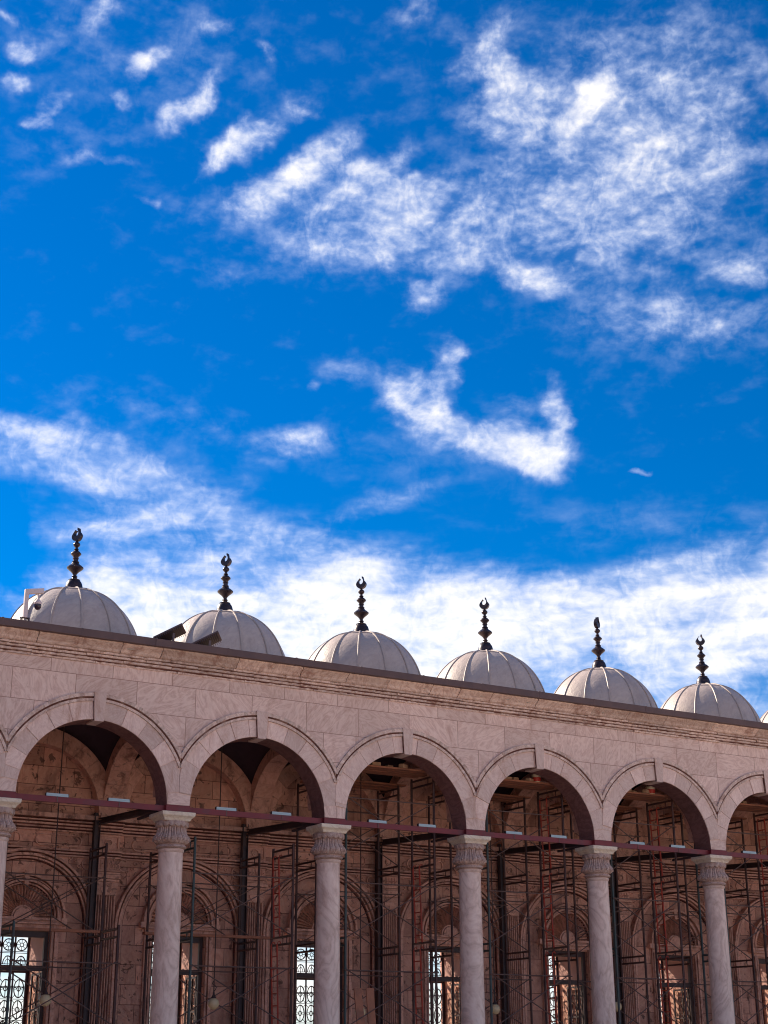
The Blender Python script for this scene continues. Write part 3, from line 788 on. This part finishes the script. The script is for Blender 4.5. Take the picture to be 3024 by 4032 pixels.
# ------------------------------------------------------------------ steelwork
t = MB(); t.box(I0*S+.0, I1*S, .10, .115, 7.50, 7.64); t.box(I0*S, I1*S, .115, .17, 7.50, 7.512); t.box(I0*S, I1*S, .115, .17, 7.628, 7.64)
tb = tag(t.build('tie_beam', M_RED), 'dark red steel channel running across the arches just above the column capitals', 'steel beam')
BAYW = ['leftmost', 'second', 'third', 'fourth', 'fifth', 'sixth', 'seventh']
def nth(i): return {-2: 'far left', -1: 'cut-off left', 0: 'first whole', 1: 'second whole', 2: 'third whole', 3: 'fourth whole', 4: 'fifth whole', 5: 'sixth', 6: 'seventh'}.get(i, 'farthest right')
def build_strut():
    e = empty('steel_strut')
    m = MB(); m.box(-.085, -.07, 4.60, 4.76, .15, 8.05); m.box(.07, .085, 4.60, 4.76, .15, 8.05); m.box(-.07, .07, 4.672, 4.688, .15, 8.05)
    m.box(-.14, .14, 4.56, 4.80, .15, .17)
    m.build('post', M_DKST, e)
    m = MB()
    # inclined I-beam from the capital back to the wall
    def bar(z0, z1, x0, x1):
        vs = [(x0, .55, 7.60+z0), (x1, .55, 7.60+z0), (x1, .55, 7.60+z1), (x0, .55, 7.60+z1), (x0, 4.59, 7.80+z0), (x1, 4.59, 7.80+z0), (x1, 4.59, 7.80+z1), (x0, 4.59, 7.80+z1)]
        m.add(vs, [(0, 1, 2, 3), (7, 6, 5, 4), (0, 4, 5, 1), (1, 5, 6, 2), (2, 6, 7, 3), (3, 7, 4, 0)])
    bar(-.07, -.055, .0, .15); bar(-.055, .075, .07, .085); bar(.075, .09, 0, .15)
    m.build('beam', M_DKST, e)
    m = MB(); m.box(.0, .06, .45, 1.7, 7.47, 7.53); m.box(0, .06, .45, .51, 7.47, 7.72)
    m.build('bracket', M_DKST, e)
    return e
st0 = build_strut()
for i in range(-1, 7):
    o = st0 if i == -1 else copy_tree(st0)
    o.location = (i*S-.42, 0, 0)
    tag(o, f'dark steel post and beam bracing back the {["column cut off at the left edge", "leftmost column at the picture edge", "first full column from the left", "second full column from the left", "third full column from the left", "fourth full column from the left", "fifth full column from the left", "column beyond the right edge"][i+1]}', 'steel brace', 'steel braces between columns and wall')

# fluorescent lamps sitting on the tie beam
def build_fl():
    e = empty('batten_lamp')
    m = MB(); m.box(-.28, .28, -.035, .045, 0, .035); m.prism([(-.28, .035), (.28, .035), (.275, .075), (-.275, .075)], -.03, .04); m.build('housing', M_LAMP, e, bevel=.005)
    m = MB(); m.box(-.012, .012, -.05, -.042, -.14, 0); m.build('clip', M_BRACE, e)
    m = MB(); m.box(-.29, -.281, -.036, .046, -.002, .078); m.build('end_cap', M_DKST, e)
    m = MB(); m.box(.281, .29, -.036, .046, -.002, .078); m.build('end_cap', M_DKST, e)
    return e
fl0 = build_fl(); first = True
for i in range(-1, 7):
    for j, dx in enumerate((1.385, 2.97)):
        o = fl0 if first else copy_tree(fl0); first = False
        o.location = (i*S+dx, .14, 7.642)
        tag(o, f'{("left", "right")[j]} of the two pale batten lamps on the red beam in the {nth(i)} arch', 'lamp', 'batten lamps on the red tie beam')
def build_pend():
    e = empty('pendant_lamp')
    m = MB(); m.tube((0, 0, 3.22), (0, 0, 10.9), .016, 8); m.build('rod', M_ROD, e)
    m = MB(); m.lathe([(3.12, .05), (3.14, .075), (3.17, .06), (3.22, .03), (3.3, .022)], 16); m.path([(.0, 0, 3.3), (.05, 0, 3.36), (.07, 0, 3.42), (.02, 0, 3.47), (-.05, 0, 3.5), (-.02, 0, 3.56), (.0, 0, 3.58)], .012, 5); m.build('fitting', M_ROD, e, smooth=True)
    m = MB(); m.lathe([(3.0-.15*math.cos(PI*k/14), max(.012, .15*math.sin(PI*k/14))) for k in range(15)], 24); m.build('globe', M_GLOBE, e, smooth=True)
    return e
pl0 = build_pend()
for i in range(-1, 7):
    o = pl0 if i == -1 else copy_tree(pl0)
    o.location = (i*S+S/2+(-.03, .0, .06, 0, 0, 0, 0, 0)[i+1], DY, (0, .02, .0, -.16, -.03, .1, 0, 0)[i+1])
    tag(o, f'opal globe lamp hanging on a long thin rod inside the {nth(i)} arch', 'lamp', 'globe lamps hanging in the gallery')

# ------------------------------------------------------------------ scaffolding
LV = [2.45, 4.70, 6.98, 9.26]; FH = 2.262
def build_tower(xw, nl, front):
    """frames in the YZ plane at x=0 and x=xw, width 1.2"""
    e = empty('scaffold_tower')
    for fx in (0, xw):
        for k in range(-1, nl):
            zt = LV[k] if k >= 0 else .19; zb = zt-FH if k > 0 else .15
            if k < 0: continue
            m = MB()
            for y in (0, 1.2): m.tube((fx, y, max(zb+.01, .15)), (fx, y, zt), .036, 8)
            m.tube((fx, .02, zt-.03), (fx, 1.18, zt-.03), .030, 6); m.tube((fx, .02, zt-.22), (fx, 1.18, zt-.22), .030, 6)
            m.tube((fx, .30, zt-.03), (fx, .30, zt-.22), .014, 6)
            for y in (0, 1.2):
                m.tube((fx, y, zt-.03), (fx, y, zt+.06), .034, 8)
                m.tube((fx, y+.03, zt-.24), (fx, y+.14 if y == 0 else y-.14, zt-.22), .010, 5)
            if k: m.tube((fx, 0, zt-1.3), (fx, 0, zt-1.22), .042, 8); m.tube((fx, 1.2, zt-1.0), (fx, 1.2, zt-.92), .042, 8)
            m.build('frame', M_TUBG if fx == 0 and front else M_TUBE, e)
    for k in range(nl):
        zt = LV[k]
        for y in ((0,) if (front or k % 2) else (0, 1.2)):
            for s_ in (0, 1):
                m = MB(); za, zb_ = zt-.80, zt-2.30
                if k == 0: zb_ = .5
                a, b_ = (0, xw) if s_ == 0 else (xw, 0)
                m.tube((a, y-.035*(1 if s_ else -1), za), (b_, y-.035*(1 if s_ else -1), zb_), .016, 6)
                m.build('cross_brace', M_BRACE, e)
            m = MB(); m.tube((-.05, y-.06, zt-.86), (xw+.05, y-.06, zt-.86), .017, 6); m.build('tie_rod', M_BRACE, e)
    return e
A_X = [(0.80, 3.45), (5.40, 8.25), (9.85, 12.70), (14.50, 17.25), (19.0, 21.55), (23.45, 26.15), (28.0, 30.7)]
B_X = [(1.15, 3.85), (5.60, 8.35), (10.15, 12.90), (14.72, 17.50), (19.30, 22.0), (23.9, 26.6)]
for i, (xa, xb) in enumerate(A_X):
    nl = (2, 3, 4, 4, 4, 4, 4)[i]
    o = build_tower(xb-xa, nl, True); o.location = (xa, .92, 0)
    tag(o, f'{"short" if i == 0 else "tall"} tube scaffold tower close behind the columns in the {nth(i)} arch', 'scaffold', 'front row of scaffold towers')
for i, (xa, xb) in enumerate(B_X):
    nl = (3, 3, 4, 4, 4, 4)[i]
    o = build_tower(xb-xa, nl, False); o.location = (xa, 3.2, 0)
    tag(o, f'dark tube scaffold tower against the carved wall of the {nth(i)} arch', 'scaffold', 'back row of scaffold towers')
# ladders hooked on the scaffold
def build_ladder(L):
    e = empty('ladder')
    for y in (0, .34):
        m = MB(); m.tube((0, y, 0), (0, y, L), .024, 8); m.path([(0, y, L), (.03, y, L+.07), (.09, y, L+.08), (.11, y, L+.02)], .013, 5); m.build('rail', M_LAD, e)
    z = .2
    while z < L-.1:
        m = MB(); m.tube((0, 0, z), (0, .34, z), .016, 6); m.build('rung', M_LAD, e); z += .31
    return e
lad = [(1, 1, .0, 4.70), (1, 0, 0, 2.45), (2, 1, 0, 4.70), (2, 0, 0, 2.45), (3, 1, 0, 4.70), (3, 2, 0, 6.98), (3, 0, 0, 2.45), (4, 1, 0, 4.7), (4, 2, 0, 6.98), (4, 0, 0, 2.45), (5, 1, 0, 4.7), (5, 2, 0, 6.98), (5, 0, 0, 2.45), (0, 0, 0, 2.45)]
lcache = build_ladder(2.05); usedl = False
for (b_, lev, dy, z0) in lad:
    if b_ == 0: continue
    o = lcache if not usedl else copy_tree(lcache); usedl = True
    o.location = (A_X[b_][1]-.05, .92+.62, z0-.02); o.rotation_euler = (0, R(-2), 0)
    tag(o, f'{["lower", "middle", "upper"][lev]} red steel ladder hooked on the front scaffold of the {nth(b_)} arch', 'ladder', 'red ladders on the scaffold')
def plank(x0, x1, y, z, w=.22, th=.05, rz=0., label='', tilt=0.):
    m = MB(); L = x1-x0; n = 6
    m.box(-L/2, L/2, -w/2, w/2, 0, th)
    o = m.build('plank', M_TIMB, None, bevel=.006); o.location = ((x0+x1)/2, y, z); o.rotation_euler = (0, tilt, rz)
    tag(o, label, 'plank', 'timber planks laid on the scaffold'); return o
for i in (2, 3, 4, 5, 6):
    xa, xb = A_X[i]
    w = nth(i)
    for q in range(4):
        plank(xa-.35+.12*q, xb+.12-.1*(q % 2), 1.02+.27*q, 9.325+.004*(q % 2), label=f'{["nearest", "second", "third", "farthest"][q]} board of the high timber deck under the {w} arch', rz=R((-.8, .6, -.4, 1.)[q]))
    if i < 6:
        ba, bb = (B_X+[(28, 30)])[i]
        for q in range(3):
            plank(ba-.2+.1*q, bb+.3, 3.35+.42*q, 9.325, label=f'{["front", "middle", "back"][q]} board of the deck beside the wall in the {w} arch', rz=R((.5, -.9, .3)[q]))
for q in range(2):
    plank(*((.15, 4.0), (5.0, 8.75))[q], 3.16, 4.72+.012*q, .2, .07, label=f'long reddish plank across the window head in the {nth(q)} arch')
# things lying on the decks
def block(x, y, z, sx, sy, sz, lab, rz=0):
    m = MB(); m.box(-sx/2, sx/2, -sy/2, sy/2, 0, sz)
    o = m.build('rubble_block', M_BLOCK, None, bevel=.02); o.location = (x, y, z); o.rotation_euler = (0, 0, rz)
    tag(o, lab, 'stone block', 'loose blocks on the timber decks')
for i, dxs in {2: (.35, .75, 1.25, 1.6), 3: (.25, .6, .95, 1.35), 4: (.3, .62, .95, 1.3, 1.6), 5: (.3, .7, 1.1)}.items():
    for q, dx in enumerate(dxs):
        block(A_X[i][0]+dx+.3, 1.02+.1*((q*7) % 3), 9.382, .22+.06*(q % 2), .16, .09+.03*((q+i) % 2), f'tan rubble block, {["first", "second", "third", "fourth", "fifth"][q]} from the left on the deck in the {nth(i)} arch', rz=R(-20+17*q))
def bucket(x, y, z, lab):
    e = empty('bucket', (x, y, z))
    m = MB(); m.lathe([(0, .11), (.005, .12), (.21, .145), (.215, .155), (.235, .155), (.236, .135)], 24); m.build('pail', M_BUCK, e, smooth=True)
    m = MB(); m.lathe([(.03, .1255), (.15, .1405)], 24); m.build('label_band', M_BUCR, e, smooth=True)
    m = MB(); m.path([(.15*math.cos(PI*k/8), .02, .22-.06*math.sin(PI*k/8)) for k in range(9)], .005, 5); m.build('handle', M_DKST, e)
    tag(e, lab, 'bucket')
bucket(16.45, 1.08, 9.38, 'white pail with a red band on the high deck under the fourth whole arch')
bucket(20.85, 1.08, 9.38, 'white pail at the right end of the deck under the fifth whole arch')
# boards leaning on the scaffold behind the second full column
for q, (x, dx) in enumerate(((10.24, .0), (10.50, .02))):
    m = MB(); m.box(-.115, .115, -.02, .02, 0, 3.25)
    o = m.build('leaning_board', M_TIMB, None, bevel=.005); o.location = (x+.28, .80, .16); o.rotation_euler = (R(-2.5), R(-5+2*q), 0)
    tag(o, f'{("left", "right")[q]} of two upright reddish boards leaning behind the second full column', 'board')

# ------------------------------------------------------------------ roof-edge equipment
e = tag(empty('surveillance_camera', (.10, -.32, 11.735)), 'white post-mounted dome camera on the gutter in front of the leftmost dome', 'camera')
m = MB(); m.box(-.05, .05, -.05, .05, .12, .78); m.build('post', M_CAMW, e, bevel=.006)
m = MB(); m.box(-.12, .12, -.09, .09, 0, .02); m.box(-.10, -.07, -.07, .07, .02, .12); m.box(.07, .10, -.07, .07, .02, .12); m.box(-.12, .12, -.02, .02, .10, .125); m.build('bracket', M_DKST, e)
m = MB(); m.prism([(-.05, .78), (-.05, .84), (.42, .93), (.42, .80), (.05, .735), (.05, .70)], -.055, .055); m.build('arm', M_CAMW, e, bevel=.006)
m = MB(); m.lathe([(.50, .085), (.53, .10), (.56, .095), (.60, .06), (.64, .03), (.76, .025)], 20, c=(.30, 0, 0)); m.build('housing', M_CAMW, e, smooth=True)
m = MB(); m.lathe([(.36, .02), (.38, .055), (.42, .082), (.46, .09), (.50, .09)], 20, c=(.30, 0, 0)); m.build('lens_dome', M_CAMD, e, smooth=True)
def flood(x, z, rz, lab):
    e = tag(empty('floodlight', (x, -.15, z)), lab, 'floodlight', 'floodlights on the roof edge'); e.rotation_euler = (0, 0, 0)
    T = Matrix.Translation((0, 0, .26)) @ Matrix.Rotation(rz, 4, 'Z') @ Matrix.Rotation(R(-27), 4, 'Y') @ Matrix.Rotation(R(-24), 4, 'X')
    def bx(m, *a):
        q = MB(); q.box(*a); m.add([T @ Vector(v) for v in q.v], q.f)
    m = MB(); bx(m, -.41, .41, -.20, .20, -.02, .03); 
    m.build('casing', M_FLOOD, e, bevel=.01)
    m = MB()
    for k in range(15): bx(m, -.38+.052*k, -.365+.052*k, -.19, .19, -.085, -.0205)
    m.build('cooling_fins', M_FLOOD, e)
    m = MB(); bx(m, -.39, .39, -.185, .185, .0305, .036); m.build('glass', M_GLASS, e)
    m = MB(); m.box(-.03, .03, -.27, -.255, .0, .25); m.box(-.03, .03, .255, .27, .0, .25); m.box(-.03, .03, -.27, .27, -.02, 0); m.tube((0, 0, -.2), (0, 0, -.02), .03, 10); m.build('bracket', M_FLOOD, e)
flood(4.0, 11.72, R(-30), 'dark finned floodlight standing left of the second dome against the cloud')
flood(5.02, 11.66, R(-30), 'dark finned floodlight in front of the second dome')

# ------------------------------------------------------------------ the wing along the left side of the court (out of frame; it shades that side)
wing = tag(empty('side_wing', (-15.0, -36.5, 0), R(90)), 'matching arcade wing along the left side of the courtyard, outside the photograph', 'building')
for c in kids(bld):
    n = c.name.split('.')[0]
    if n in ('facade_wall', 'arch', 'cornice', 'gutter', 'roof', 'column', 'dome', 'back_wall', 'vault'):
        copy_tree(c, wing)
